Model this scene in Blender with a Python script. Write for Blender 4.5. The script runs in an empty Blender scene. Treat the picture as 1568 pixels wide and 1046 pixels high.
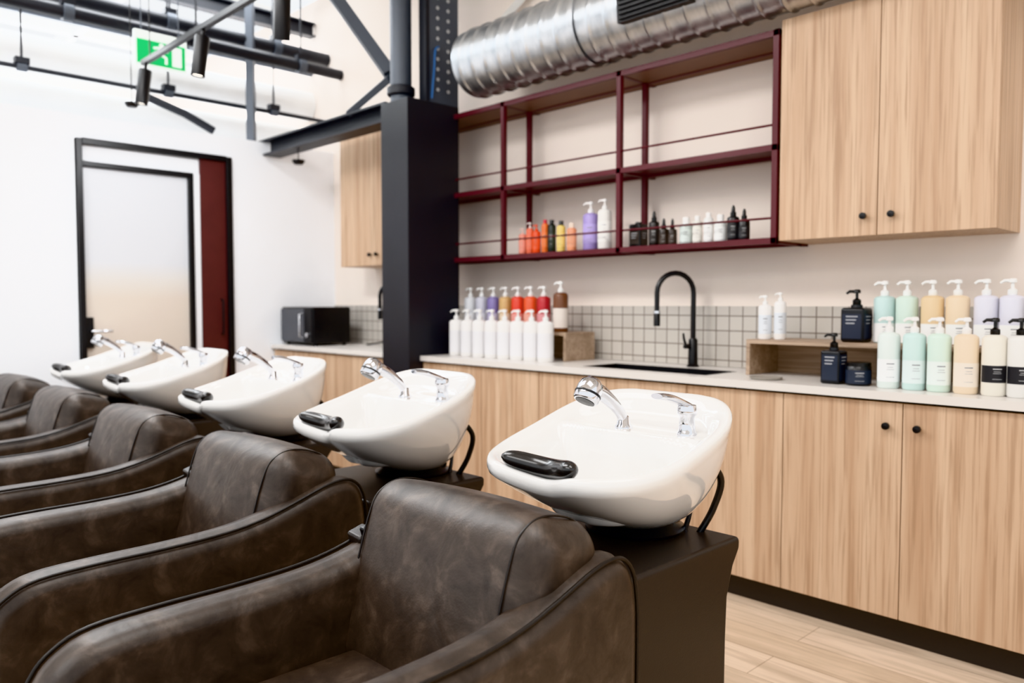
import bpy, math, random
from mathutils import Vector, Matrix
random.seed(7)
pi=math.pi
sc=bpy.context.scene
for vt in ('Khronos PBR Neutral','Standard'):
    try:
        sc.view_settings.view_transform=vt; break
    except Exception: pass

# ------------------------------------------------------------------ materials
def lin(c):
    r=[]
    for v in c[:3]:
        v=v/255.0
        r.append(v/12.92 if v<=0.04045 else ((v+0.055)/1.055)**2.4)
    return (r[0],r[1],r[2],1)
def newmat(name):
    m=bpy.data.materials.new(name); m.use_nodes=True
    nt=m.node_tree; b=nt.nodes['Principled BSDF']
    return m,nt,b
def noise_ramp(nt,b,c1,c2,scale=(1,1,1),nscale=5,detail=4,dist=0.0,p1=.3,p2=.7,coord='Object',rand=False):
    tc=nt.nodes.new('ShaderNodeTexCoord'); mp=nt.nodes.new('ShaderNodeMapping')
    mp.inputs['Scale'].default_value=scale
    nt.links.new(tc.outputs[coord],mp.inputs['Vector'])
    if rand:
        oi=nt.nodes.new('ShaderNodeObjectInfo'); mul=nt.nodes.new('ShaderNodeMath'); mul.operation='MULTIPLY'; mul.inputs[1].default_value=37.0
        nt.links.new(oi.outputs['Random'],mul.inputs[0]); nt.links.new(mul.outputs[0],mp.inputs['Location'])
    n=nt.nodes.new('ShaderNodeTexNoise'); n.inputs['Scale'].default_value=nscale; n.inputs['Detail'].default_value=detail; n.inputs['Distortion'].default_value=dist
    nt.links.new(mp.outputs[0],n.inputs['Vector'])
    r=nt.nodes.new('ShaderNodeValToRGB')
    r.color_ramp.elements[0].position=p1; r.color_ramp.elements[0].color=c1
    r.color_ramp.elements[1].position=p2; r.color_ramp.elements[1].color=c2
    nt.links.new(n.outputs['Fac'],r.inputs[0])
    return mp,n,r
def simple(name,c,rough=.5,metal=0,var=.04,bump=0,bscale=200,coat=0,trans=0,emit=None,estr=0,spec=None):
    m,nt,b=newmat(name); col=lin(c)
    c1=tuple(v*(1-var) for v in col[:3])+(1,); c2=tuple(min(1,v*(1+var)) for v in col[:3])+(1,)
    mp,n,r=noise_ramp(nt,b,c1,c2,nscale=6)
    nt.links.new(r.outputs[0],b.inputs['Base Color'])
    b.inputs['Roughness'].default_value=rough; b.inputs['Metallic'].default_value=metal
    b.inputs['Coat Weight'].default_value=coat; b.inputs['Transmission Weight'].default_value=trans
    b.inputs['Coat Roughness'].default_value=.05
    if spec is not None: b.inputs['Specular IOR Level'].default_value=spec
    if emit: b.inputs['Emission Color'].default_value=lin(emit); b.inputs['Emission Strength'].default_value=estr
    if bump:
        nn=nt.nodes.new('ShaderNodeTexNoise'); nn.inputs['Scale'].default_value=bscale; nn.inputs['Detail'].default_value=5
        nt.links.new(mp.outputs[0],nn.inputs['Vector'])
        bp=nt.nodes.new('ShaderNodeBump'); bp.inputs['Strength'].default_value=bump; bp.inputs['Distance'].default_value=.002
        nt.links.new(nn.outputs['Fac'],bp.inputs['Height']); nt.links.new(bp.outputs[0],b.inputs['Normal'])
    return m
def wood(name,ca,cb,cc,scale=(1,1,.03),rough=.5):
    m,nt,b=newmat(name)
    mp,n,r=noise_ramp(nt,b,lin(ca),lin(cb),scale=scale,nscale=16,detail=7,dist=.35,p1=.34,p2=.62,rand=True)
    n2=nt.nodes.new('ShaderNodeTexNoise'); n2.inputs['Scale'].default_value=85; n2.inputs['Detail'].default_value=4; n2.inputs['Distortion'].default_value=.3
    nt.links.new(mp.outputs[0],n2.inputs['Vector'])
    r2=nt.nodes.new('ShaderNodeValToRGB'); r2.color_ramp.elements[0].position=.48; r2.color_ramp.elements[1].position=.66
    r2.color_ramp.elements[0].color=(0,0,0,1); r2.color_ramp.elements[1].color=(.65,.65,.65,1)
    nt.links.new(n2.outputs['Fac'],r2.inputs[0])
    mx=nt.nodes.new('ShaderNodeMixRGB'); mx.inputs[2].default_value=lin(cc)
    nt.links.new(r2.outputs[0],mx.inputs[0]); nt.links.new(r.outputs[0],mx.inputs[1])
    nt.links.new(mx.outputs[0],b.inputs['Base Color']); b.inputs['Roughness'].default_value=rough
    return m
M={}
M['white_wall']=simple('white_wall_paint',(243,245,249),.7,var=.01)
M['cream_wall']=simple('cream_wall_paint',(242,230,220),.7,var=.012)
M['ceil']=simple('ceiling_paint',(244,243,240),.8,var=.02)
M['oak']=wood('oak_laminate',(184,151,123),(208,180,153),(160,128,101))
M['oak_h']=wood('oak_laminate_side',(192,161,133),(208,181,155),(166,134,108))
M['oakedge']=wood('oak_riser',(154,132,112),(180,157,136),(130,108,90),scale=(.035,1,1))
M['counter']=simple('stone_counter',(219,214,209),.3,var=.03)
M['black']=simple('black_metal',(24,24,26),.4,metal=.1)
M['steel']=simple('charcoal_steel',(42,44,50),.45,metal=.1)
M['column']=simple('column_paint',(38,39,45),.42,var=.06)
M['midsteel']=simple('grey_steel',(88,94,103),.45,metal=.2)
M['burg']=simple('burgundy_metal',(84,24,33),.4)
M['burg_panel']=simple('burgundy_panel',(78,37,36),.5,var=.1)
M['brownboard']=simple('brown_shelf_board',(118,88,74),.5,var=.08)
M['kick']=simple('kick_black',(46,42,40),.5)
M['ceramic']=simple('white_ceramic',(238,237,235),.05,coat=.8,var=.004)
M['chrome']=simple('chrome',(212,213,217),.08,metal=1,var=.01)
M['blackplastic']=simple('black_plastic',(22,22,24),.28)
M['rubber']=simple('neck_rest_gel',(34,33,33),.24,coat=.4)
M['pedestal']=simple('pedestal_vinyl',(40,36,34),.34,bump=.15,bscale=300)
M['piping']=simple('leather_piping',(30,26,24),.4)
M['white_pl']=simple('white_plastic',(236,235,234),.3,var=.01)
M['whitepipe']=simple('white_lagged_duct',(241,241,240),.55,var=.03)
def leather():
    m,nt,b=newmat('mottled_brown_leather')
    mp,n,r=noise_ramp(nt,b,lin((44,37,33)),lin((98,85,76)),nscale=14,detail=10,dist=.5,p1=.32,p2=.78)
    e=r.color_ramp.elements.new(.53); e.color=lin((63,54,48))
    n.inputs['Roughness'].default_value=.64
    nt.links.new(r.outputs[0],b.inputs['Base Color'])
    n2=nt.nodes.new('ShaderNodeTexNoise'); n2.inputs['Scale'].default_value=240; n2.inputs['Detail'].default_value=4
    nt.links.new(mp.outputs[0],n2.inputs['Vector'])
    bp=nt.nodes.new('ShaderNodeBump'); bp.inputs['Strength'].default_value=.3; bp.inputs['Distance'].default_value=.001
    nt.links.new(n2.outputs['Fac'],bp.inputs['Height'])
    n3=nt.nodes.new('ShaderNodeTexNoise'); n3.inputs['Scale'].default_value=8; n3.inputs['Detail'].default_value=3; n3.inputs['Distortion'].default_value=.8
    nt.links.new(mp.outputs[0],n3.inputs['Vector'])
    bp2=nt.nodes.new('ShaderNodeBump'); bp2.inputs['Strength'].default_value=.3; bp2.inputs['Distance'].default_value=.012
    nt.links.new(n3.outputs['Fac'],bp2.inputs['Height']); nt.links.new(bp.outputs[0],bp2.inputs['Normal']); nt.links.new(bp2.outputs[0],b.inputs['Normal'])
    rr=nt.nodes.new('ShaderNodeMapRange'); rr.inputs['To Min'].default_value=.5; rr.inputs['To Max'].default_value=.34
    nt.links.new(n.outputs['Fac'],rr.inputs['Value']); nt.links.new(rr.outputs[0],b.inputs['Roughness'])
    return m
M['leather']=leather()
def galv():
    m,nt,b=newmat('galvanised_spiral_duct')
    mp,n,r=noise_ramp(nt,b,lin((182,188,194)),lin((220,223,226)),scale=(3,1,1),nscale=7,detail=6,p1=.3,p2=.7)
    nt.links.new(r.outputs[0],b.inputs['Base Color']); b.inputs['Metallic'].default_value=.9
    rr=nt.nodes.new('ShaderNodeMapRange'); rr.inputs['To Min'].default_value=.24; rr.inputs['To Max'].default_value=.4
    nt.links.new(n.outputs['Fac'],rr.inputs['Value']); nt.links.new(rr.outputs[0],b.inputs['Roughness'])
    return m
M['galv']=galv()
def brickmat(name,c1,c2,mortar,bw,rh,ms,offset,swz,rough,grain=False,rot=0):
    m,nt,b=newmat(name)
    tc=nt.nodes.new('ShaderNodeTexCoord'); sp=nt.nodes.new('ShaderNodeSeparateXYZ'); cb=nt.nodes.new('ShaderNodeCombineXYZ')
    nt.links.new(tc.outputs['Object'],sp.inputs[0])
    nt.links.new(sp.outputs[swz[0]],cb.inputs[0]); nt.links.new(sp.outputs[swz[1]],cb.inputs[1])
    mp=nt.nodes.new('ShaderNodeMapping'); mp.inputs['Rotation'].default_value=(0,0,rot); nt.links.new(cb.outputs[0],mp.inputs['Vector'])
    br=nt.nodes.new('ShaderNodeTexBrick'); br.offset=offset; br.inputs['Scale'].default_value=1
    br.inputs['Brick Width'].default_value=bw; br.inputs['Row Height'].default_value=rh; br.inputs['Mortar Size'].default_value=ms
    br.inputs['Color1'].default_value=lin(c1); br.inputs['Color2'].default_value=lin(c2); br.inputs['Mortar'].default_value=lin(mortar)
    nt.links.new(mp.outputs[0],br.inputs['Vector'])
    out=br.outputs['Color']
    if grain:
        m2=nt.nodes.new('ShaderNodeMapping'); m2.inputs['Scale'].default_value=(1.2,14,1); nt.links.new(mp.outputs[0],m2.inputs['Vector'])
        n=nt.nodes.new('ShaderNodeTexNoise'); n.inputs['Scale'].default_value=2; n.inputs['Detail'].default_value=8; n.inputs['Distortion'].default_value=1
        nt.links.new(m2.outputs[0],n.inputs['Vector'])
        r=nt.nodes.new('ShaderNodeValToRGB'); r.color_ramp.elements[0].color=(.74,.71,.67,1); r.color_ramp.elements[1].color=(1.06,1.05,1.04,1)
        r.color_ramp.elements[0].position=.3; r.color_ramp.elements[1].position=.65
        nt.links.new(n.outputs['Fac'],r.inputs[0])
        mx=nt.nodes.new('ShaderNodeMixRGB'); mx.blend_type='MULTIPLY'; mx.inputs[0].default_value=1
        nt.links.new(out,mx.inputs[1]); nt.links.new(r.outputs[0],mx.inputs[2]); out=mx.outputs[0]
    nt.links.new(out,b.inputs['Base Color']); b.inputs['Roughness'].default_value=rough
    return m
M['tile']=brickmat('greige_square_tile',(196,190,182),(188,182,174),(124,114,106),.0725,.0725,.003,0,(0,2),.22)
M['floor']=brickmat('oak_plank_floor',(218,198,178),(206,185,163),(158,136,115),1.3,.18,.0015,.4,(0,1),.42,grain=True)
def doorglass():
    m,nt,b=newmat('frosted_door_glass')
    tc=nt.nodes.new('ShaderNodeTexCoord'); sp=nt.nodes.new('ShaderNodeSeparateXYZ'); nt.links.new(tc.outputs['Object'],sp.inputs[0])
    r=nt.nodes.new('ShaderNodeValToRGB'); mr=nt.nodes.new('ShaderNodeMapRange'); mr.inputs['From Min'].default_value=0; mr.inputs['From Max'].default_value=2.2
    nt.links.new(sp.outputs[2],mr.inputs['Value']); nt.links.new(mr.outputs[0],r.inputs[0])
    e=r.color_ramp.elements; e[0].position=.57; e[0].color=lin((212,201,190)); e[1].position=.68; e[1].color=lin((206,208,213))  # beige of things behind the glass, painted into the pane's lower colour
    x=e.new(.63); x.color=lin((212,208,204))
    nt.links.new(r.outputs[0],b.inputs['Base Color']); b.inputs['Roughness'].default_value=.22
    return m
M['glass_painted_view']=doorglass()

# ------------------------------------------------------------------ mesh builder
class MB:
    def __init__(s): s.v=[]; s.f=[]; s.m=[]; s.mats=[]
    def mi(s,mat):
        if mat not in s.mats: s.mats.append(mat)
        return s.mats.index(mat)
    def add(s,vs,fs,mat,T=None):
        o=len(s.v); i=s.mi(mat)
        for p in vs:
            p=Vector(p)
            s.v.append(T@p if T is not None else p)
        for f in fs: s.f.append([a+o for a in f]); s.m.append(i)
    def box(s,x0,x1,y0,y1,z0,z1,mat,T=None):
        vs=[(x0,y0,z0),(x1,y0,z0),(x1,y1,z0),(x0,y1,z0),(x0,y0,z1),(x1,y0,z1),(x1,y1,z1),(x0,y1,z1)]
        fs=[(0,3,2,1),(4,5,6,7),(0,1,5,4),(1,2,6,5),(2,3,7,6),(3,0,4,7)]
        s.add(vs,fs,mat,T)
    def rbox(s,h,r,mat,T=None,puff=(0,0,0),seg=5,inner=8,warp=None):
        ax=[]
        for a in h:
            rr=min(r,a*.999); L=[]
            for k in range(seg,-1,-1): L.append(-(a-rr)-rr*math.tan(pi/4*k/seg))
            n=inner
            for k in range(1,n): L.append(-(a-rr)+2*(a-rr)*k/n)
            for k in range(0,seg+1): L.append((a-rr)+rr*math.tan(pi/4*k/seg))
            ax.append(L)
        idx={}; vs=[]; fs=[]
        def P(p):
            key=tuple(round(c,6) for c in p)
            if key in idx: return idx[key]
            q=Vector([max(-(h[i]-min(r,h[i]*.999)),min(h[i]-min(r,h[i]*.999),p[i])) for i in range(3)])
            d=Vector(p)-q
            if d.length>1e-9: d=d.normalized()*r
            w=q+d
            n=[w[i]/h[i] for i in range(3)]
            for i in range(3):
                if puff[i]:
                    j,k=[(1,2),(0,2),(0,1)][i]
                    w[i]+=puff[i]*n[i]*max(0,1-n[j]**2)*max(0,1-n[k]**2)
            if warp: w=warp(w)
            vs.append(w); idx[key]=len(vs)-1; return idx[key]
        for i in range(3):
            j,k=[(1,2),(2,0),(0,1)][i]
            for sg in (-1,1):
                for a in range(len(ax[j])-1):
                    for c in range(len(ax[k])-1):
                        q=[]
                        for (da,dc) in ((0,0),(1,0),(1,1),(0,1)):
                            p=[0,0,0]; p[i]=sg*h[i]; p[j]=ax[j][a+da]; p[k]=ax[k][c+dc]; q.append(P(p))
                        if sg<0: q.reverse()
                        if len(set(q))>2: fs.append(q)
        s.add(vs,fs,mat,T)
    def lathe(s,prof,mat,T=None,n=24,a0=0,a1=2*pi):
        full=abs(a1-a0-2*pi)<1e-6; cols=n if full else n+1
        vs=[];fs=[]
        for (r,z) in prof:
            for k in range(cols):
                a=a0+(a1-a0)*k/n; vs.append((max(r,1e-5)*math.cos(a),max(r,1e-5)*math.sin(a),z))
        for i in range(len(prof)-1):
            for k in range(n):
                k2=(k+1)%cols
                fs.append((i*cols+k,i*cols+k2,(i+1)*cols+k2,(i+1)*cols+k))
        s.add(vs,fs,mat,T)
    def sweep(s,pts,rad,mat,n=12,T=None,flat=(1,1),caps=True,up=None):
        pts=[Vector(p) for p in pts]; N=len(pts)
        if not isinstance(rad,(list,tuple)): rad=[rad]*N
        tans=[]
        for i in range(N):
            t=(pts[min(N-1,i+1)]-pts[max(0,i-1)]).normalized(); tans.append(t)
        u=Vector(up) if up else (Vector((0,0,1)) if abs(tans[0].z)<.9 else Vector((1,0,0)))
        vs=[];fs=[]
        u=(u-tans[0]*u.dot(tans[0])).normalized()
        for i in range(N):
            t=tans[i]; u=(u-t*u.dot(t)).normalized(); w=t.cross(u)
            for k in range(n):
                a=2*pi*k/n
                vs.append(pts[i]+u*(math.cos(a)*rad[i]*flat[0])+w*(math.sin(a)*rad[i]*flat[1]))
        for i in range(N-1):
            for k in range(n):
                k2=(k+1)%n; fs.append((i*n+k,i*n+k2,(i+1)*n+k2,(i+1)*n+k))
        if caps: fs.append(tuple(range(n-1,-1,-1))); fs.append(tuple((N-1)*n+k for k in range(n)))
        s.add(vs,fs,mat,T)
    def extrude(s,poly,x0,x1,mat,T=None):
        n=len(poly); vs=[(x0,p[0],p[1]) for p in poly]+[(x1,p[0],p[1]) for p in poly]
        fs=[tuple(range(n-1,-1,-1)),tuple(range(n,2*n))]
        for k in range(n): fs.append((k,(k+1)%n,n+(k+1)%n,n+k))
        s.add(vs,fs,mat,T)
    def mesh(s,name,sharp=40):
        me=bpy.data.meshes.new(name); me.from_pydata([tuple(v) for v in s.v],[],s.f)
        for m in s.mats: me.materials.append(m)
        for p,i in zip(me.polygons,s.m): p.material_index=i; p.use_smooth=True
        me.update()
        try: me.set_sharp_from_angle(angle=math.radians(sharp))
        except Exception: pass
        return me
    def obj(s,name,parent=None,loc=None,sharp=40,bevel=0,bseg=2):
        o=bpy.data.objects.new(name,s.mesh(name,sharp)); sc.collection.objects.link(o)
        if parent: o.parent=parent
        if loc: o.location=loc
        if bevel:
            b=o.modifiers.new('bevel','BEVEL'); b.width=bevel; b.segments=bseg; b.limit_method='ANGLE'; b.angle_limit=math.radians(40)
            o.modifiers.new('wn','WEIGHTED_NORMAL')
        return o
def empty(name,loc=(0,0,0)):
    e=bpy.data.objects.new(name,None); e.location=loc; e.empty_display_size=.1; sc.collection.objects.link(e); return e
def inst(name,me,parent=None,loc=(0,0,0)):
    o=bpy.data.objects.new(name,me); sc.collection.objects.link(o); o.location=loc
    if parent: o.parent=parent
    return o
def cr(pts,k=8):
    P=[Vector(p) for p in pts]; out=[]
    for i in range(len(P)-1):
        p0=P[max(0,i-1)];p1=P[i];p2=P[i+1];p3=P[min(len(P)-1,i+2)]
        for j in range(k):
            t=j/k
            out.append(.5*((2*p1)+(p2-p0)*t+(2*p0-5*p1+4*p2-p3)*t*t+(3*p1-p0-3*p2+p3)*t**3))
    out.append(P[-1]); return out
def TR(x,y,z,rx=0,ry=0,rz=0): return Matrix.Translation((x,y,z))@Matrix.Rotation(rz,4,'Z')@Matrix.Rotation(ry,4,'Y')@Matrix.Rotation(rx,4,'X')
def box_obj(name,x0,x1,y0,y1,z0,z1,mat,parent=None,bevel=0):
    b=MB(); b.box(x0,x1,y0,y1,z0,z1,mat); return b.obj(name,parent,bevel=bevel)

# ------------------------------------------------------------------ room
YW=3.45; XL=-5.62; CT=.91; H=3.7
box_obj('floor',-10,3.5,-4,YW,-.1,0,M['floor'])
box_obj('wall_back',-10,3.5,YW,YW+.15,0,H,M['cream_wall'])
w=MB()
w.box(XL-.12,XL,-4,1.55,0,2.43,M['white_wall']); w.box(XL-.12,XL,2.58,YW,0,2.43,M['white_wall']); w.box(XL-.12,XL,1.55,2.58,2.28,2.43,M['white_wall'])
w.obj('wall_left')
box_obj('ceiling_lower_left',-10,XL-.12,-4,YW,2.33,2.43,M['white_wall'])
box_obj('wall_far_left',-10.1,-10,-4,YW,0,H,M['ceil'])
c=MB()
c.box(-10,3.5,-4,-.2,H,H+.12,M['ceil'])
c.box(-10,-9.6,-.2,YW,H,H+.12,M['ceil']); c.box(-5.0,3.5,-.2,YW,H,H+.12,M['ceil'])
for x in (-8.2,-6.6): c.box(x-.05,x+.05,-.2,YW,H,H+.12,M['ceil'])
for y in (1.0,2.3): c.box(-9.6,-5,y-.03,y+.03,H,H+.12,M['ceil'])
c.obj('ceiling')
for i,x in enumerate((-4.4,-3.0,-1.6,-.2)):
    box_obj('trim_%d'%(i+1),x-.05,x+.05,-4,YW,H-.18,H,M['ceil'])
box_obj('wall_tile_splashback',XL,1.5,YW-.012,YW,CT+.001,1.208,M['tile'])
b=MB()
b.sweep([(-3.6,3.40,2.95),(-2.2,3.40,3.68)],.03,M['ceil'],n=4); b.sweep([(-3.3,3.42,3.68),(-2.3,3.42,2.85)],.022,M['ceil'],n=4); b.obj('roof_brace')

# ------------------------------------------------------------------ door
d=empty('door_1',(XL,2.0,0))
def dbox(n,y0,y1,z0,z1,x0,x1,mat,bev=.003):
    o=box_obj(n,x0-XL,x1-XL,y0-2.0,y1-2.0,z0,z1,mat,d,bev); return o
fx0,fx1=XL-.1,XL+.03
dbox('frame_left',1.555,1.59,0,2.28,fx0,fx1,M['black'])
dbox('frame_right',2.545,2.585,0,2.28,fx0,fx1,M['black'])
dbox('frame_top',1.59,2.545,2.245,2.285,fx0,fx1,M['black'])
dbox('transom_panel',1.59,2.36,2.14,2.245,fx0+.02,XL-.02,M['white_wall'])
dbox('leaf_top_rail',1.59,2.31,2.105,2.14,fx0+.01,XL+.01,M['black'])
dbox('leaf_right_stile',2.275,2.31,0,2.105,fx0+.01,XL+.01,M['black'])
dbox('leaf_bottom_rail',1.59,2.275,0,.08,fx0+.01,XL+.01,M['black'])
dbox('leaf_glass',1.59,2.275,.08,2.105,fx0+.03,XL-.02,M['glass_painted_view'])
dbox('jamb_strip',2.31,2.36,0,2.14,fx0+.02,XL-.01,M['white_wall'])
dbox('side_panel',2.36,2.545,0,2.245,fx0+.02,XL,M['burg_panel'])
b=MB(); b.box(-.02,.0,-.405,-.36,.93,1.13,M['black']); b.sweep([(0,-.38,1.04),(.05,-.38,1.04),(.055,-.37,1.04),(.055,-.26,1.04)],.009,M['chrome'],T=None)
b.obj('lever_handle',d)
b=MB(); b.sweep([(0,.5,1.0),(.03,.5,1.0),(.03,.5,1.25),(0,.5,1.25)],.007,M['black']); b.obj('pull_handle',d)

# ------------------------------------------------------------------ base cabinets
YF=2.9
def knob(b,x,y,z):
    b.lathe([(0,0),(.006,0),(.006,.012),(.013,.016),(.013,.026),(.0,.028)],M['black'],T=TR(x,y,z,rx=pi/2),n=16)
def base_cab(name,x0,x1,seams,knobs):
    e=empty(name,((x0+x1)/2,YF,0)); ox=(x0+x1)/2
    box_obj('kickboard',x0-ox,x1-ox,.05,.07,0,.1,M['kick'],e)
    box_obj('carcass',x0-ox,x1-ox,.02,YW-YF-.013,.1,CT-.21,M['oak_h'],e)
    box_obj('end_panel_left',x0-ox,x0-ox+.018,.02,YW-YF-.013,CT-.21,CT-.03,M['oak_h'],e)
    box_obj('end_panel_right',x1-ox-.018,x1-ox,.02,YW-YF-.013,CT-.21,CT-.03,M['oak_h'],e)
    xs=[x0]+seams+[x1]
    for i in range(len(xs)-1):
        b=MB(); b.box(xs[i]-ox+.0015,xs[i+1]-ox-.0015,0,.019,.1,CT-.04,M['oak']); b.obj('door_panel_%d'%(i+1),e,bevel=.0015)
    k=MB()
    for kx in knobs: knob(k,kx-ox,0,.788)
    if knobs: k.obj('knobs',e)
    return e
seams=[-3.235,-2.795,-2.355,-1.915,-1.472,-1.028,-.58,-.135]
cb=base_cab('base_cabinet',-3.755,.3,seams,[-1.078,-.974,-1.965,-1.865,-.185,-.085])
b=MB(); x0,x1=-3.757,.32; sx0,sx1,sy0,sy1=-2.57,-1.87,2.98,3.24
oy=YF-.02
Tc=TR(-cb.location.x,-cb.location.y,0)
for (a,c_,e_,f_) in ((x0,sx0,oy,YW-.013),(sx1,x1,oy,YW-.013),(sx0,sx1,oy,sy0),(sx0,sx1,sy1,YW-.013)):
    b.box(a,c_,e_,f_,CT-.03,CT,M['counter'],T=Tc)
b.obj('worktop',cb)
b=MB(); zs=CT-.2
b.box(sx0,sx1,sy0,sy1,zs-.005,zs,M['black'],T=Tc)
for q in ((sx0,sx0+.012,sy0,sy1),(sx1-.012,sx1,sy0,sy1),(sx0,sx1,sy0,sy0+.012),(sx0,sx1,sy1-.012,sy1)):
    b.box(q[0],q[1],q[2],q[3],zs,CT+.0006,M['black'],T=Tc)
b.obj('inset_sink',cb)
cb2=base_cab('base_cabinet',-5.6,-4.05,[-5.08,-4.565],[-5.13,-5.03])
box_obj('worktop',-5.615-cb2.location.x,-4.045-cb2.location.x,oy-YF,YW-.013-YF,CT-.03,CT,M['counter'],cb2,bevel=.002)
def tap(x,y,ang):
    b=MB(); dx,dy=math.cos(ang),math.sin(ang)
    b.lathe([(0,0),(.03,0),(.03,.006),(.024,.012),(.022,.13),(.016,.14),(0,.14)],M['blackplastic'],n=20)
    pts=[(0,0,.12),(0,0,.25),(0,0,.355)]
    R=.095
    for k in range(0,13):
        a=pi*k/12; pts.append((dx*(R-R*math.cos(a)),dy*(R-R*math.cos(a)),.362+R*math.sin(a)))
    pts+= [(dx*2*R,dy*2*R,.32),(dx*2*R,dy*2*R,.255)]
    b.sweep(pts,[.0125]*len(pts),M['blackplastic'],n=14)
    b.lathe([(0,0),(.016,0),(.016,.06),(.013,.065),(0,.065)],M['blackplastic'],T=TR(dx*2*R,dy*2*R,.2),n=16)
    b.lathe([(.0168,0),(.0168,.012)],M['chrome'],T=TR(dx*2*R,dy*2*R,.262),n=16)
    b.sweep([(0,0,.1),(-.01,-.03,.1),(-.01,-.055,.1)],[.011,.011,.011],M['blackplastic'])
    b.sweep([(-.01,-.045,.1),(-.02,-.05,.14),(-.022,-.052,.165)],[.007,.006,.005],M['blackplastic'])
    b.obj('sink_mixer_tap',loc=(x,y,CT+.0008))
tap(-2.17,3.34,math.radians(238))
tap(-4.50,3.34,math.radians(238))

# ------------------------------------------------------------------ upper cabinets
def upper(name,x0,x1,seams,knobs,z0=1.485,z1=2.40):
    ox=(x0+x1)/2; e=empty(name,(ox,3.15,z0))
    box_obj('carcass',x0-ox,x1-ox,.02,YW-3.15,0,z1-z0,M['oak_h'],e)
    xs=[x0]+seams+[x1]
    for i in range(len(xs)-1):
        b=MB(); b.box(xs[i]-ox+.0015,xs[i+1]-ox-.0015,0,.019,.0,z1-z0,M['oak']); b.obj('door_panel_%d'%(i+1),e,bevel=.0015)
    k=MB()
    for kx in knobs: knob(k,kx-ox,0,.075)
    k.obj('knobs',e)
upper('kitchen_wall_cabinet',-1.633,-.82,[-1.228],[-1.275,-1.17],z1=2.40)
upper('kitchen_wall_cabinet',-5.05,-4.2,[-4.62],[-4.66,-4.58])

# ------------------------------------------------------------------ burgundy shelf unit
b=MB(); X0,X1=-4.17,-1.644; B=M['burg']; ft=.026
ys0,ys1=3.15,3.36
zl=[1.475,1.868,2.345]
for x in (X0,-3.345,-2.505,X1-ft):
    for y in (ys0,ys1): b.box(x,x+ft,y,y+ft,1.475,2.371,B)
for z in zl:
    for y in (ys0,ys1): b.box(X0,X1,y+.001,y+ft-.001,z,z+ft,B)
    for x in (X0,-3.345,-2.505,X1-ft): b.box(x+.001,x+ft-.001,ys0,YW,z+.001,z+ft-.001,B)
b.box(X0+.01,X1-.01,ys0+.01,YW-.002,zl[0]+.012,zl[0]+.024,B)
b.box(X0+.01,X1-.01,ys0+.01,YW-.002,zl[1]+.012,zl[1]+.024,B)
b.box(X0+.01,X1-.01,ys0+.01,YW-.002,zl[2]+.004,zl[2]+.024,M['brownboard'])
for z in (zl[0]+.11,zl[1]+.11): b.sweep([(X0,ys0+.014,z),(X1,ys0+.014,z)],.005,B,n=8)
b.obj('metal_shelf_unit')
SZ=zl[0]+.0245

# ------------------------------------------------------------------ column & truss
b=MB()
b.box(-4.03,-3.76,2.8,3.19,0,2.42,M['column'])
b.obj('steel_column',bevel=.004)
b=MB()
b.sweep([(-3.93,2.88,2.42),(-3.93,2.88,H)],.065,M['midsteel'],n=24)
b.lathe([(.075,0),(.085,.01),(.085,.05),(.07,.06)],M['steel'],T=TR(-3.93,2.88,2.46),n=24)
b.box(-3.80,-3.765,2.95,3.19,2.42,H,M['midsteel']); b.box(-3.93,-3.80,3.15,3.18,2.42,H,M['steel'])
b.box(-3.83,-3.762,2.94,2.965,2.42,H,M['steel'])
hole=simple('light_hole_disc',(190,192,194),.5)  # pale discs painting the light seen through the plate's holes
for k in range(20):
    for y in (3.03,3.11):
        b.lathe([(.011,0),(.011,.003),(0,.0035)],hole,T=TR(-3.765,y,2.5+k*.06,ry=pi/2),n=10)
b.sweep(cr([(-3.76,2.98,2.44),(-3.75,2.99,2.6),(-3.75,3.0,2.72),(-3.755,3.03,2.75)]),.006,simple('blue_cable',(60,110,170),.5),n=6)
b.obj('column_head_bracket')
b=MB()
b.box(-5.74,-4.03,2.83,2.97,2.43,2.445,M['steel']); b.box(-5.6,-4.03,2.83,2.97,2.325,2.34,M['steel']); b.box(-5.6,-4.03,2.893,2.907,2.34,2.43,M['steel'])
b.obj('steel_beam')
b=MB(); S=M['midsteel']
b.sweep([(-4.06,2.9,2.62),(-5.1,2.9,3.69)],.055,S,n=4)
b.sweep([(-4.0,2.85,2.58),(-4.45,2.85,2.45)],.03,S,n=4)
b.sweep([(-5.66,2.77,2.43),(-5.66,2.77,H)],.04,S,n=4)
b.obj('roof_truss')
def pipe(name,x,z,r,mat,y0=-3.9,y1=YW-.002,n=16,clamps=None):
    b=MB(); b.sweep([(x,y0,z),(x,y1,z)],r,mat,n=n)
    if clamps:
        for y in clamps:
            b.lathe([(r,-.03),(r+.014,-.028),(r+.014,.028),(r,.03)],M['midsteel'],T=TR(x,y,z,rx=pi/2),n=16); b.sweep([(x,y,z+r),(x,y,H)],.008,M['steel'],n=6)
            b.box(x-.03,x+.03,y-.04,y+.04,z+r,z+r+.04,M['steel'])
    b.obj(name)
pipe('white_ventilation_duct',-6.0,2.86,.12,M['whitepipe'])
pipe('white_ventilation_duct',-6.15,2.60,.11,M['whitepipe'])
pipe('overhead_pipe',-5.75,2.70,.016,M['steel'],clamps=(.4,1.3,2.2,3.0))
pipe('overhead_pipe',-5.5,3.02,.040,M['steel'],clamps=(.7,1.5,2.3,3.1))
pipe('overhead_pipe',-5.7,3.18,.050,M['steel'],clamps=(.5,1.4,2.2,3.0))
pipe('overhead_pipe',-6.3,3.3,.045,M['midsteel'])
pipe('overhead_pipe',-5.95,3.12,.025,M['midsteel'])
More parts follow.
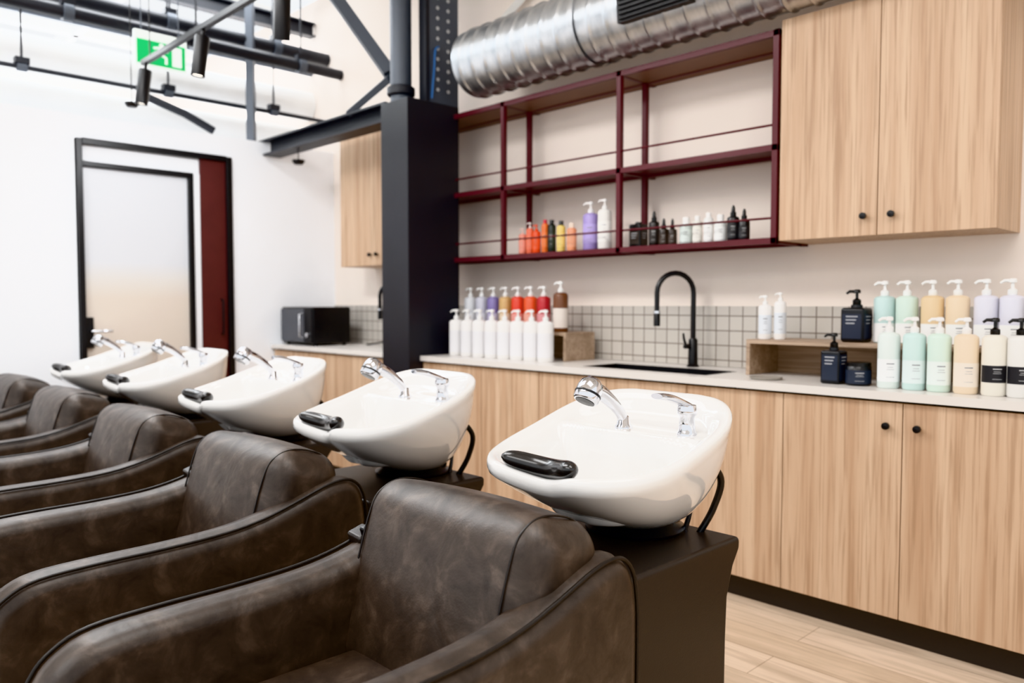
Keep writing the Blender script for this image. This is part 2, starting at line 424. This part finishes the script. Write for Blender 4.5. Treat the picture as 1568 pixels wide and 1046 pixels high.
b=MB(); b.sweep([(-5.78,2.05,2.66),(-5.72,2.3,2.57),(-5.70,2.5,2.475)],.03,M['steel']); b.obj('waste_pipe')
b=MB()
for x in (-5.95,-6.9):
    b.box(x,x+.09,-3.9,3.44,3.5,3.515,M['steel']); b.box(x,x+.09,-3.9,3.44,3.40,3.415,M['steel']); b.box(x+.04,x+.05,-3.9,3.44,3.415,3.5,M['steel'])
b.obj('steel_purlin')

# ------------------------------------------------------------------ spiral duct
def duct():
    Yc,Zc,R=3.1,2.604,.187; xa,xb=-3.50,1.5; n=64; step=.006; N=int((xb-xa)/step)
    vs=[];fs=[]
    for i in range(N+1):
        x=i*step
        for k in range(n):
            fr=((x/.105)+k/n)%1.0
            rr=R+(.008*math.sin(pi*fr/.16) if fr<.16 else 0.0)
            a=2*pi*k/n; vs.append((x,rr*math.cos(a),rr*math.sin(a)))
    for i in range(N):
        for k in range(n): fs.append((i*n+k,(i+1)*n+k,(i+1)*n+(k+1)%n,i*n+(k+1)%n))
    fs.append(tuple(range(n)))
    b=MB(); b.add(vs,fs,M['galv'])
    for xs in (.9,2.7,4.2):
        b.lathe([(R+.010,-.015),(R+.010,.015)],M['galv'],T=TR(xs,0,0,ry=pi/2),n=48); b.sweep([(xs,0,R),(xs,0,H-Zc)],.006,M['midsteel'],n=6)
    xg=1.20
    T=TR(xg,0,0,rx=math.radians(6))
    b.box(0,.38,-.215,-.12,-.09,.12,M['black'],T)
    for k in range(9): b.box(.015,.365,-.225,-.215,-.078+k*.021,-.068+k*.021,M['blackplastic'],T)
    b.obj('spiral_air_duct',loc=(xa,Yc,Zc),sharp=80)
duct()

# ------------------------------------------------------------------ track light, sign, sensors
e=empty('track_light',(-4.2,1.88,2.75))
b=MB(); b.box(-1.12,2.2,-.016,.016,-.015,.015,M['black'])
for x in (-1.0,.6,2.0): b.sweep([(x,0,.015),(x,0,H-2.75)],.004,M['black'],n=6)
b.obj('track',e)
lm=simple('lamp_lens',(255,250,240),.4,emit=(255,248,236),estr=8)
for i,(x,rx,ry) in enumerate(((-5.27,-.1,.1),(-4.4,-.1,.1),(-3.5,.1,.25),(-2.6,.2,.1))):
    b=MB(); T=TR(x+4.2,.0,-.02,rx=rx,ry=ry)
    b.sweep([(0,0,.01),(0,0,-.05)],.010,M['black'],T=T)
    b.lathe([(0,-.03),(.036,-.03),(.040,-.035),(.040,-.25),(.036,-.25),(.033,-.24)],M['black'],T=T,n=24)
    b.lathe([(.0325,-.241),(0,-.242)],lm,T=T,n=24)
    b.obj('spot_%d'%(i+1),e)
gm=simple('exit_green',(30,170,95),.4,emit=(30,180,100),estr=.5); wm=simple('exit_white',(245,250,248),.4,emit=(240,250,245),estr=.6)
b=MB()
b.box(-.015,.015,-.165,.165,-.11,.11,wm); b.box(.015,.017,-.155,.155,-.10,.055,gm)
b.box(.017,.0185,.07,.13,-.085,.04,wm)
b.lathe([(.014,0),(.014,.002),(0,.002)],wm,T=TR(.017,.0,.035,ry=pi/2),n=12)
b.sweep([(.018,0,.02),(.018,-.01,-.02),(.018,-.05,-.06)],.009,wm,n=6,flat=(1,.4)); b.sweep([(.018,-.01,-.02),(.018,.03,-.04),(.018,.03,-.08)],.008,wm,n=6,flat=(1,.4)); b.sweep([(.018,-.05,.01),(.018,0,.02),(.018,.045,.0)],.007,wm,n=6,flat=(1,.4))
for y in (-.12,.12): b.sweep([(0,y,.11),(0,y,H-2.86)],.004,M['midsteel'],n=6)
b.obj('exit_sign',loc=(-5.4,2.02,2.87))
b=MB(); b.lathe([(0,0),(.03,0),(.045,.02),(.045,.03),(.01,.035)],M['black'],n=20); b.sweep([(0,0,.03),(0,0,H-2.49)],.004,M['black'],n=6); b.obj('hanging_sensor',loc=(-5.45,1.85,2.49))
b=MB(); b.lathe([(0,0),(.03,0),(.045,.02),(.045,.03),(.01,.035)],M['black'],n=20); b.sweep([(0,0,.03),(0,0,.105)],.004,M['black'],n=6); b.obj('hanging_sensor',loc=(-5.2,2.90,2.22))

# ------------------------------------------------------------------ microwave, outlet
b=MB(); b.rbox((.23,.16,.135),.012,M['blackplastic'],T=TR(0,0,.15),seg=3,inner=1)
gl=simple('microwave_face',(88,90,96),.18,metal=.5)
b.box(-.225,.115,-.168,-.158,.03,.27,gl); b.box(.125,.225,-.168,-.158,.03,.27,M['black'])
b.sweep([(.1,-.165,.06),(.1,-.195,.07),(.1,-.195,.23),(.1,-.165,.24)],.007,M['chrome'])
b.lathe([(.018,0),(.018,.015),(0,.016)],M['chrome'],T=TR(.175,-.168,.08,rx=pi/2),n=16)
for x in (-.2,.2):
    for y in (-.12,.12): b.lathe([(.015,0),(.012,.016)],M['black'],T=TR(x,y,0),n=10)
b.obj('microwave_oven',loc=(-5.36,3.12,CT+.0005))
b=MB(); b.rbox((.06,.004,.037),.003,M['white_pl'],seg=2,inner=1); b.box(-.03,-.01,-.006,-.004,-.01,.01,M['black']); b.box(.01,.03,-.006,-.004,-.01,.01,M['black']); b.obj('power_outlet',loc=(-4.82,YW-.016,1.1))
b=MB(); b.sweep(cr([(0,0,0),(0,-.02,-.06),(.03,-.06,-.15),(-.1,-.1,-.18),(-.15,-.1,-.183)]),.006,M['black']); b.box(-.015,.015,-.035,0,-.015,.015,M['black']); b.obj('power_cord',loc=(-4.84,YW-.022,1.1))

# ------------------------------------------------------------------ bottles
cache={}
def pmat(c,rough=.3,trans=0):
    k=(c,rough,trans)
    if k not in cache: cache[k]=simple('plastic_%d_%d_%d'%c,c,rough,var=.02,trans=trans)
    return cache[k]
def bottle(name,x,y,z,r,h,c,label=None,pump='pump',pc=(238,238,236),text=True,lz=(.15,.62),shoulder=.08,square=False,rot=0):
    b=MB(); bm=pmat(c); pm=pmat(pc)
    s=shoulder
    if square:
        b.rbox((r,r,h*.46),r*.25,bm,T=TR(0,0,h*.46,rz=rot),seg=3,inner=2)
        b.lathe([(r*.5,h*.9),(r*.45,h),(0,h)],bm,n=16)
    else:
        b.lathe([(0,0),(r*.9,0),(r,.006),(r,h*(1-s)),(r*.93,h*(1-s*.55)),(r*.7,h*(1-s*.15)),(r*.38,h),(0,h)],bm,n=28)
    if label:
        lm=pmat(label,.5); a0,a1=-pi*.80,pi*.12
        if square:
            for k in (0,1):
                T=TR(0,0,0,rz=rot+k*pi/2)
                b.box(-r*.8,r*.8,-r-.0008,-r+.001,h*lz[0],h*lz[1],lm,T)
                if text:
                    tm=pmat((60,60,66) if sum(label)>380 else (170,172,176),.5)
                    for j in range(3): b.box(-r*.5,r*.5*(1-.25*j),-r-.0012,-r,h*(lz[1]-.08-j*.09),h*(lz[1]-.05-j*.09),tm,T)
        else:
            b.lathe([(r+.0006,h*lz[0]),(r+.0006,h*lz[1])],lm,n=20,a0=a0,a1=a1)
            if text:
                tm=pmat((120,122,128) if sum(label)>380 else (200,200,200),.5)
                hh=lz[1]-lz[0]
                for (fz,th,wd) in ((.78,.045,.34),(.64,.02,.26),(.54,.018,.32),(.2,.018,.36)):
                    zz=h*(lz[0]+hh*fz); ac=-pi*.34
                    b.lathe([(r+.001,zz),(r+.001,zz+h*hh*th)],tm,n=8,a0=ac-wd,a1=ac+wd)
    if pump=='pump':
        k=max(.6,min(1.15,r/.036))
        b.lathe([(.013*k,h),(.014*k,h+.002),(.014*k,h+.016*k),(.008*k,h+.02*k),(.005*k,h+.022*k),(.005*k,h+.044*k),(0,h+.044*k)],pm,n=16)
        zt=h+.046*k
        b.lathe([(0,zt-.006*k),(.012*k,zt-.006*k),(.012*k,zt+.003*k),(.008*k,zt+.007*k),(0,zt+.007*k)],pm,n=16)
        an=math.radians(205)+random.uniform(-.2,.2)
        b.sweep([(0,0,zt),(math.cos(an)*.024*k,math.sin(an)*.024*k,zt),(math.cos(an)*.034*k,math.sin(an)*.034*k,zt-.008*k)],[.006*k,.005*k,.004*k],pm,n=8)
    elif pump=='cap':
        b.lathe([(r*.55,h*.98),(r*.55,h+r*.9),(r*.5,h+r),(0,h+r)],pm,n=20)
    elif pump=='widecap':
        b.lathe([(r*.97,h*.9),(r*.97,h*1.1),(r*.9,h*1.12),(0,h*1.12)],pm,n=24)
    elif pump=='dropper':
        b.lathe([(r*.5,h*.98),(r*.5,h+.018),(r*.35,h+.02),(r*.3,h+.04),(r*.12,h+.05),(0,h+.05)],pm,n=16)
    b.obj(name,loc=(x,y,z+.0007),sharp=50)
W=(238,236,234)
def riser(x0,x1,y0,y1):
    b=MB(); z0,z1=CT+.0007,1.065; t=.018; m=M['oakedge']
    b.box(x0,x1,y0,y1,z1-t,z1,m); b.box(x0,x0+t,y0,y1,z0,z1-t,m); b.box(x1-t,x1,y0,y1,z0,z1-t,m); b.box(x0+t,x1-t,y1-t,y1,z0,z1-t,m)
    b.obj('counter_riser_shelf',bevel=.001)
riser(-3.75,-2.83,3.14,3.38)
riser(-1.765,-.2,3.13,3.40)
RZ=1.065
for i in range(8): bottle('white_pump_bottle',-3.635+i*.105,3.06,CT,.043,.215,(240,238,236),label=(230,229,231),pump='pump',lz=(.1,.7),text=False)
cols=[(214,216,220),(196,196,208),(132,120,172),(200,164,112),(214,70,52),(222,92,56),(178,48,54)]
for i,cc in enumerate(cols): bottle('colour_pump_bottle',-3.695+i*.104,3.225,RZ,.039,.195,cc,label=tuple(min(255,int(v*.5+125)) for v in cc),pump='pump',text=False,lz=(.1,.5))
bottle('brown_pump_bottle',-2.93,3.21,RZ,.041,.215,(110,70,48),label=(222,212,204),pump='pump',text=False,lz=(.1,.6))
bottle('white_spray_bottle',-1.715,3.2,RZ,.027,.15,W,label=(215,220,226),pump='pump',lz=(.15,.7))
bottle('white_spray_bottle',-1.655,3.22,RZ,.025,.165,W,label=(215,220,226),pump='pump',lz=(.15,.7))
bottle('black_pump_bottle',-1.325,3.215,RZ,.047,.15,(24,26,30),label=(40,46,62),pump='pump',pc=(22,22,22),square=True,lz=(.1,.75))
for x,cc in ((-1.226,(190,213,210)),(-1.142,(204,222,211)),(-1.05,(228,202,164)),(-.963,(238,216,186)),(-.869,(214,213,224)),(-.787,(214,213,224)),(-.70,(230,224,214)),(-.61,(205,216,222)),(-.52,(238,216,186))):
    bottle('pastel_pump_bottle',x,3.24,RZ,.040,.185,cc,label=(240,240,238),pump='pump',lz=(.02,.42))
bottle('black_pump_bottle',-1.335,3.035,CT,.038,.14,(24,26,30),label=(40,47,62),pump='pump',pc=(22,22,22),square=True,lz=(.1,.8))
bottle('black_cream_jar',-1.24,3.035,CT,.046,.078,(24,26,30),label=(40,47,62),pump='widecap',pc=(22,22,22),lz=(.1,.75))
for x,cc,lab,pc in ((-1.124,(218,227,223),(238,240,240),W),(-1.036,(195,217,213),(218,229,228),W),(-.953,(205,223,212),(225,233,229),W),(-.867,(238,218,192),(242,230,216),W),(-.781,(232,227,216),(36,36,40),(26,26,26)),(-.705,(226,224,220),(36,36,40),(26,26,26)),(-.62,(212,225,220),(236,238,236),W),(-.53,(238,214,182),(242,230,214),W)):
    bottle('large_pump_bottle',x,3.02,CT,.0385,.205,cc,label=lab,pump='pump',pc=pc,lz=(.12,.52) if sum(lab)>300 else (.22,.5))
b=MB(); b.lathe([(0,0),(.06,0),(.066,.008),(.064,.01),(.056,.004),(0,.004)],simple('grey_dish',(150,144,136),.4),n=28); b.obj('soap_dish',loc=(-1.60,3.0,CT+.0007))
P=[(-3.255,.022,.12,(236,150,130),'pump',(236,200,190)),(-3.20,.022,.15,(240,120,90),'pump',(240,230,225)),(-3.14,.024,.13,(228,82,38),'pump',(228,82,38)),(-3.085,.02,.17,(236,120,60),'cap',(200,40,60)),(-3.02,.023,.16,(36,44,38),'cap',(30,30,30)),(-2.96,.024,.15,(232,206,120),'cap',(40,40,40)),(-2.88,.026,.13,(238,160,120),'cap',(240,220,200)),
(-2.756,.042,.2,(160,144,200),'pump',W),(-2.644,.036,.21,(236,234,230),'pump',W)]
for x,r,h,cc,pt,pc in P: bottle('hair_product_bottle',x,3.24+random.uniform(-.015,.02),SZ,r,h,cc,label=tuple(min(255,v+20) for v in cc),pump=pt,pc=pc,lz=(.2,.7))
bottle('black_product_tin',-2.445,3.26,SZ,.036,.13,(30,28,28),label=(60,52,46),pump=None,square=True)
Q=[(-2.336,.026,.125,(34,30,28),'dropper',(24,24,24)),(-2.278,.024,.085,(44,34,28),'dropper',(24,24,24)),(-2.228,.022,.08,(44,34,28),'dropper',(24,24,24)),(-2.15,.03,.10,(190,200,196),'cap',W),(-2.088,.022,.11,(216,214,206),'cap',W),(-2.028,.022,.12,(222,222,220),'cap',W),(-1.965,.028,.10,(220,222,220),'cap',W),(-1.90,.027,.115,(30,30,32),'dropper',(24,24,24)),(-1.845,.025,.095,(30,30,32),'dropper',(24,24,24))]
for x,r,h,cc,pt,pc in Q: bottle('hair_serum_bottle',x,3.24,SZ,r,h,cc,label=tuple(min(255,v+25) for v in cc),pump=pt,pc=pc,lz=(.15,.7))

# ------------------------------------------------------------------ shampoo basin
def rimz(y):
    s=max(0,min(1,y/.51)); return .845+.138*s**1.6
def smooth(a,b,t):
    t=max(0,min(1,(t-a)/(b-a))); return t*t*(3-2*t)
def outline(a,inset=0):
    cx,cy=0,.25; ax=.265-inset; by=.270-inset
    ca,sa=math.cos(a),math.sin(a)
    t=smooth(-.4,.4,sa); p=2.5+t*.8
    r=(abs(ca/ax)**p+abs(sa/by)**p)**(-1/p)
    x,y=cx+r*ca,cy+r*sa
    z=rimz(y)
    if sa<0 and abs(x)<.14:
        k=.5+.5*math.cos(pi*x/.14); y+=.045*k; z-=.024*k
    return x,y,z
def basin_mesh():
    n=168; rings=[]; bc=(0,.375); zb=.652
    def outer(a,s):
        x,y,z=outline(a)
        bx,by=bc[0]+.072*math.cos(a),bc[1]+.066*math.sin(a)
        f=min(1,max(0,(.5-.5*math.sin(a))+.12*abs(math.cos(a))))
        q=(1-math.cos(s*pi/2))*(1-f)+ (s**1.08)*f
        g=math.sin(s*pi/2)*(1-f)+ (s**1.0)*f
        g=g+.09*math.sin(pi*s)*f
        return (x+(bx-x)*q, y+(by-y)*q, z-.036+(zb-(z-.036))*g)
    for s in [1-.04*i for i in range(25)]+[0]:
        rings.append([outer(2*pi*k/n,s) for k in range(n)])
    for ins,dz in ((-.004,-.024),(-.004,-.010),(-.001,-.003),(.006,0.0),(.016,-.001),(.023,-.007)):
        R=[]
        for k in range(n):
            a=2*pi*k/n; x,y,z=outline(a,ins); R.append((x,y,z+dz))
        rings.append(R)
    cen=(0,.215); K=64
    for i in range(1,K+1):
        d=i/K; R=[]
        for k in range(n):
            a=2*pi*k/n; x,y,z=outline(a,.025)
            zr=z-.011
            x=x+(cen[0]-x)*d*.985; y=y+(cen[1]-y)*d*.985
            fr=smooth(.0,1,(.26-y)/.26)
            dd=d*(1.7-.85*fr)
            zb2=zr-(zr-.695)*smooth(0,1,min(1,dd))**.9
            deck=.898+.027*smooth(.38,.50,y)
            e1=.300+.25*max(0,abs(x)-.12)
            m=smooth(e1-.018,e1+.018,y)
            tz=zb2+(min(deck,zr)-zb2)*m
            w_=smooth(0,.09,d)
            R.append((x,y,zr+(tz-zr)*w_ if m>0 else zb2))
        rings.append(R)
    vs=[p for R in rings for p in R]; fs=[]
    for i in range(len(rings)-1):
        for k in range(n): fs.append((i*n+k,i*n+(k+1)%n,(i+1)*n+(k+1)%n,(i+1)*n+k))
    fs.append(tuple((len(rings)-1)*n+k for k in range(n))); fs.append(tuple(range(n-1,-1,-1)))
    b=MB(); b.add(vs,fs,M['ceramic'])
    b.lathe([(.0,.0),(.022,0),(.022,.004),(.016,.005),(0,.003)],M['chrome'],T=TR(0,.215,.696),n=20)
    return b.mesh('bowl',sharp=75)
bowl_me=basin_mesh()
b=MB(); pts=[];rad=[]
for k in range(33):
    u=-1+2*k/32; x=.110*u; q=1-u*u
    pts.append((x,.004+.044*q,.862-.020*q)); rad.append(.024*math.sqrt(max(.04,1-abs(u)**6)))
b.sweep(pts,rad,M['rubber'],n=20,flat=(1.0,1.1),up=(0,0,1))
neck_me=b.mesh('neck_rest',sharp=80)
b=MB(); pz=.64
poly=[(.03,0),(.435,0),(.44,.40),(.445,.50),(.47,.57),(.50,.61),(.50,pz),(.03,pz)]
b.extrude(poly,-.235,.235,M['pedestal'])
ped_me=b.mesh('pedestal',sharp=30)
b=MB(); T=TR(0,.375,0)
b.lathe([(0,.638),(.125,.638),(.13,.648),(.108,.660),(.094,.68),(.090,.695),(.084,.70)],M['blackplastic'],T=T,n=40)
mount_me=b.mesh('mount_collar',sharp=50)
def spray():
    b=MB(); C=M['chrome']; bx,by,bz=-.03,.365,.896
    b.lathe([(0,0),(.024,0),(.024,.006),(.018,.012),(.016,.03),(.012,.034),(0,.034)],C,T=TR(bx,by,bz),n=24)
    P=cr([(bx,by,bz+.02),(bx,by-.02,bz+.048),(bx-.003,by-.055,bz+.078),(bx-.006,by-.09,bz+.10),(bx-.008,by-.125,bz+.112)],6)
    N=len(P); b.sweep(P,[.013+.010*(i/(N-1))**1.2 for i in range(N)],C,n=18)
    hd=TR(bx-.008,by-.128,bz+.108,rx=math.radians(148))
    b.lathe([(0,-.034),(.018,-.031),(.029,-.02),(.033,-.004),(.033,.026),(.029,.031),(.026,.0315),(0,.032)],C,T=hd,n=28)
    b.lathe([(.025,.0325),(0,.0335)],M['blackplastic'],T=hd,n=28)
    b.lathe([(.0335,.008),(.0345,.011),(.0335,.014)],M['blackplastic'],T=hd,n=28)
    return b.mesh('sprayer',sharp=50)
spray_me=spray()
def mixer():
    b=MB(); C=M['chrome']; bx,by,bz=.150,.385,.898
    b.lathe([(0,0),(.025,0),(.025,.005),(.021,.01),(.019,.045),(.024,.05),(.026,.062),(.022,.074),(0,.078)],C,T=TR(bx,by,bz),n=28)
    P=cr([(bx,by+.012,bz+.068),(bx-.006,by-.03,bz+.084),(bx-.012,by-.07,bz+.097),(bx-.016,by-.105,bz+.102)],6)
    N=len(P); b.sweep(P,[.016+.006*math.sin(pi*i/(N-1)) for i in range(N)],C,n=16,flat=(.45,1.15),up=(0,0,1))
    return b.mesh('mixer_lever',sharp=50)
mixer_me=mixer()
def hoses():
    b=MB()
    b.sweep(cr([(.11,.36,.80),(.135,.43,.74),(.120,.45,.69),(.10,.455,.635)]),.007,M['chrome'],n=8)
    b.sweep(cr([(.17,.42,.85),(.185,.485,.78),(.165,.485,.70),(.14,.46,.635)]),.009,M['blackplastic'],n=8)
    b.sweep(cr([(.08,.36,.78),(.11,.43,.72),(.085,.45,.67),(.075,.45,.635)]),.006,M['chrome'],n=8)
    return b.mesh('hoses',sharp=60)
hose_me=hoses()

# ------------------------------------------------------------------ shampoo chair
prof=[(1.235,.09),(1.25,.2),(1.255,.55),(1.25,.65),(1.235,.70),(1.205,.728),(1.165,.733),(1.11,.722),(1.03,.695),(.94,.668),(.84,.652),(.7,.645),(.55,.643),(.43,.636),(.37,.612),(.335,.575),(.322,.52),(.325,.3),(.345,.09)]
def arm_mesh(sgn):
    pr=cr([(0,p[0],p[1]) for p in prof[1:-1]],4); pr=[(prof[0][0],prof[0][1])]+[(p.y,p.z) for p in pr]+[(prof[-1][0],prof[-1][1])]
    n=len(pr); nor=[]
    for i in range(n):
        a=pr[max(0,i-1)]; c_=pr[min(n-1,i+1)]; tx,ty=c_[0]-a[0],c_[1]-a[1]; L=math.hypot(tx,ty); nor.append((ty/L,-tx/L))
    w=.052; r=.036; sec=[]
    for k in range(0,9):
        a=pi/2*k/8; sec.append((-w+r-r*math.cos(a), -r+r*math.sin(a)))
    sec+= [(x,dn) for x,dn in ((-.008,.003),(.008,.003))]
    for k in range(8,-1,-1):
        a=pi/2*k/8; sec.append((w-r+r*math.cos(a), -r+r*math.sin(a)))
    vs=[];fs=[]
    for (x,dn) in sec:
        for i in range(n): vs.append((x,pr[i][0]+nor[i][0]*dn,pr[i][1]+nor[i][1]*dn))
    m=len(sec)
    for j in range(m-1):
        for i in range(n-1): fs.append((j*n+i,j*n+i+1,(j+1)*n+i+1,(j+1)*n+i))
    fs.append(tuple(range(n-1,-1,-1))); fs.append(tuple((m-1)*n+i for i in range(n)))
    fs.append(tuple([j*n for j in range(m)])); fs.append(tuple([j*n+n-1 for j in range(m-1,-1,-1)]))
    b=MB(); b.add(vs,fs,M['leather'])
    xo=sgn*(w-.010)
    b.sweep([(xo,pr[i][0]+nor[i][0]*-.001,pr[i][1]+nor[i][1]*-.001) for i in range(n)],.0042,M['piping'],n=8)
    return b.mesh('arm',sharp=60)
armR=arm_mesh(1); armL=arm_mesh(-1)
b=MB()
T=TR(0,1.055,.602,rx=math.radians(-15))
b.rbox((.274,.108,.212),.068,M['leather'],T=T,puff=(.004,.024,.014),seg=8,inner=12)
for sx in (-1,1):
    pts=[(sx*.225,-.113,-.16),(sx*.225,-.117,0),(sx*.225,-.111,.14),(sx*.225,-.088,.190),(sx*.225,-.04,.215),(sx*.225,.03,.216),(sx*.225,.08,.195)]
    b.sweep(cr(pts,6),.0024,M['piping'],n=6,T=T)
back_me=b.mesh('back_cushion',sharp=70)
b=MB(); b.rbox((.205,.34,.075),.035,M['leather'],T=TR(0,.67,.41),puff=(0,0,.012),seg=5,inner=8); seat_me=b.mesh('seat_cushion',sharp=70)
b=MB(); b.rbox((.205,.4,.13),.02,M['leather'],T=TR(0,.77,.215),seg=3,inner=2); b.rbox((.21,.045,.27),.03,M['leather'],T=TR(0,1.205,.38),seg=4,inner=3)
shell_me=b.mesh('shell',sharp=60)
b=MB(); b.rbox((.25,.38,.05),.01,M['blackplastic'],T=TR(0,.80,.05),seg=2,inner=1); plinth_me=b.mesh('plinth',sharp=40)
b=MB()
b.rbox((.028,.024,.014),.008,M['pedestal'],T=TR(-.285,1.0,.690,rx=.3,ry=.1),seg=3,inner=1)
b.rbox((.010,.016,.022),.006,M['blackplastic'],T=TR(-.258,1.0,.70,rx=.3),seg=3,inner=1)
hinge_me=b.mesh('arm_strap',sharp=40)

for i,cx in enumerate((-1.24,-2.19,-3.14,-4.09,-5.04)):
    e=empty('shampoo_basin',(cx,1.27,0))
    inst('bowl',bowl_me,e); inst('neck_rest',neck_me,e)
    p=inst('pedestal',ped_me,e); bv=p.modifiers.new('b','BEVEL'); bv.width=.012; bv.segments=3; bv.limit_method='ANGLE'; p.modifiers.new('wn','WEIGHTED_NORMAL')
    inst('mount_collar',mount_me,e); inst('sprayer',spray_me,e); inst('mixer_lever',mixer_me,e); inst('hoses',hose_me,e)
    c_=empty('shampoo_chair',(cx,0,0))
    inst('arm_right',armR,c_,(.262,0,0)); inst('arm_left',armL,c_,(-.262,0,0))
    inst('back_cushion',back_me,c_); inst('seat_cushion',seat_me,c_); inst('shell',shell_me,c_); inst('plinth',plinth_me,c_); inst('arm_strap',hinge_me,c_)

# ------------------------------------------------------------------ lights
def area(name,loc,size,power,col=(1,1,1),rot=(0,0,0),sy=None):
    l=bpy.data.lights.new(name,'AREA'); l.energy=power; l.color=col; l.size=size
    if sy: l.shape='RECTANGLE'; l.size_y=sy
    o=bpy.data.objects.new(name,l); o.location=loc; o.rotation_euler=rot; sc.collection.objects.link(o)
area('overhead_fill_a',(-3.6,.6,3.45),2.6,82,(.99,.99,1),sy=1.2)  # added soft fill under the ceiling, no fixture belongs to it
area('overhead_fill_b',(-.2,.8,3.45),2.0,50,(1,.99,.98),sy=1.2)  # second added fill, over the near basins, without a fixture
area('overhead_fill_c',(-1.8,-1.8,3.4),3.0,82,(.99,.99,1),sy=1.5)  # added fill behind the camera, unseen and without a fixture
area('skylight_fill',(-7.2,1.6,3.62),3.5,380,(.94,.97,1),sy=3)
def spot(loc,tgt,power,size=60,col=(1,.97,.94)):
    l=bpy.data.lights.new('track_spot','SPOT'); l.energy=power; l.spot_size=math.radians(size); l.spot_blend=.8; l.shadow_soft_size=.08; l.color=col
    o=bpy.data.objects.new('track_spot_lamp',l); o.location=loc
    o.rotation_euler=(Vector(tgt)-Vector(loc)).to_track_quat('-Z','Y').to_euler(); sc.collection.objects.link(o)
spot((-3.5,1.85,2.44),(-3.4,2.2,0),30); spot((-2.6,1.85,2.44),(-2.3,3.2,1.0),30,75); spot((-4.4,1.85,2.44),(-5.6,2.2,1.3),50,120,(.94,.97,1))
wd=bpy.data.worlds.new('World'); sc.world=wd; wd.use_nodes=True
bg=wd.node_tree.nodes['Background']; bg.inputs[0].default_value=(.95,.975,1,1); bg.inputs[1].default_value=1.5

# ------------------------------------------------------------------ camera
cam=bpy.data.cameras.new('camera'); co=bpy.data.objects.new('camera',cam); sc.collection.objects.link(co)
co.location=(0,0,1.22); co.rotation_euler=(math.radians(90-2.74),0,math.radians(45.9))
cam.lens=27.85; cam.sensor_width=36; cam.clip_start=.02
cam.dof.use_dof=True; cam.dof.focus_distance=1.8; cam.dof.aperture_fstop=2.6
sc.camera=co
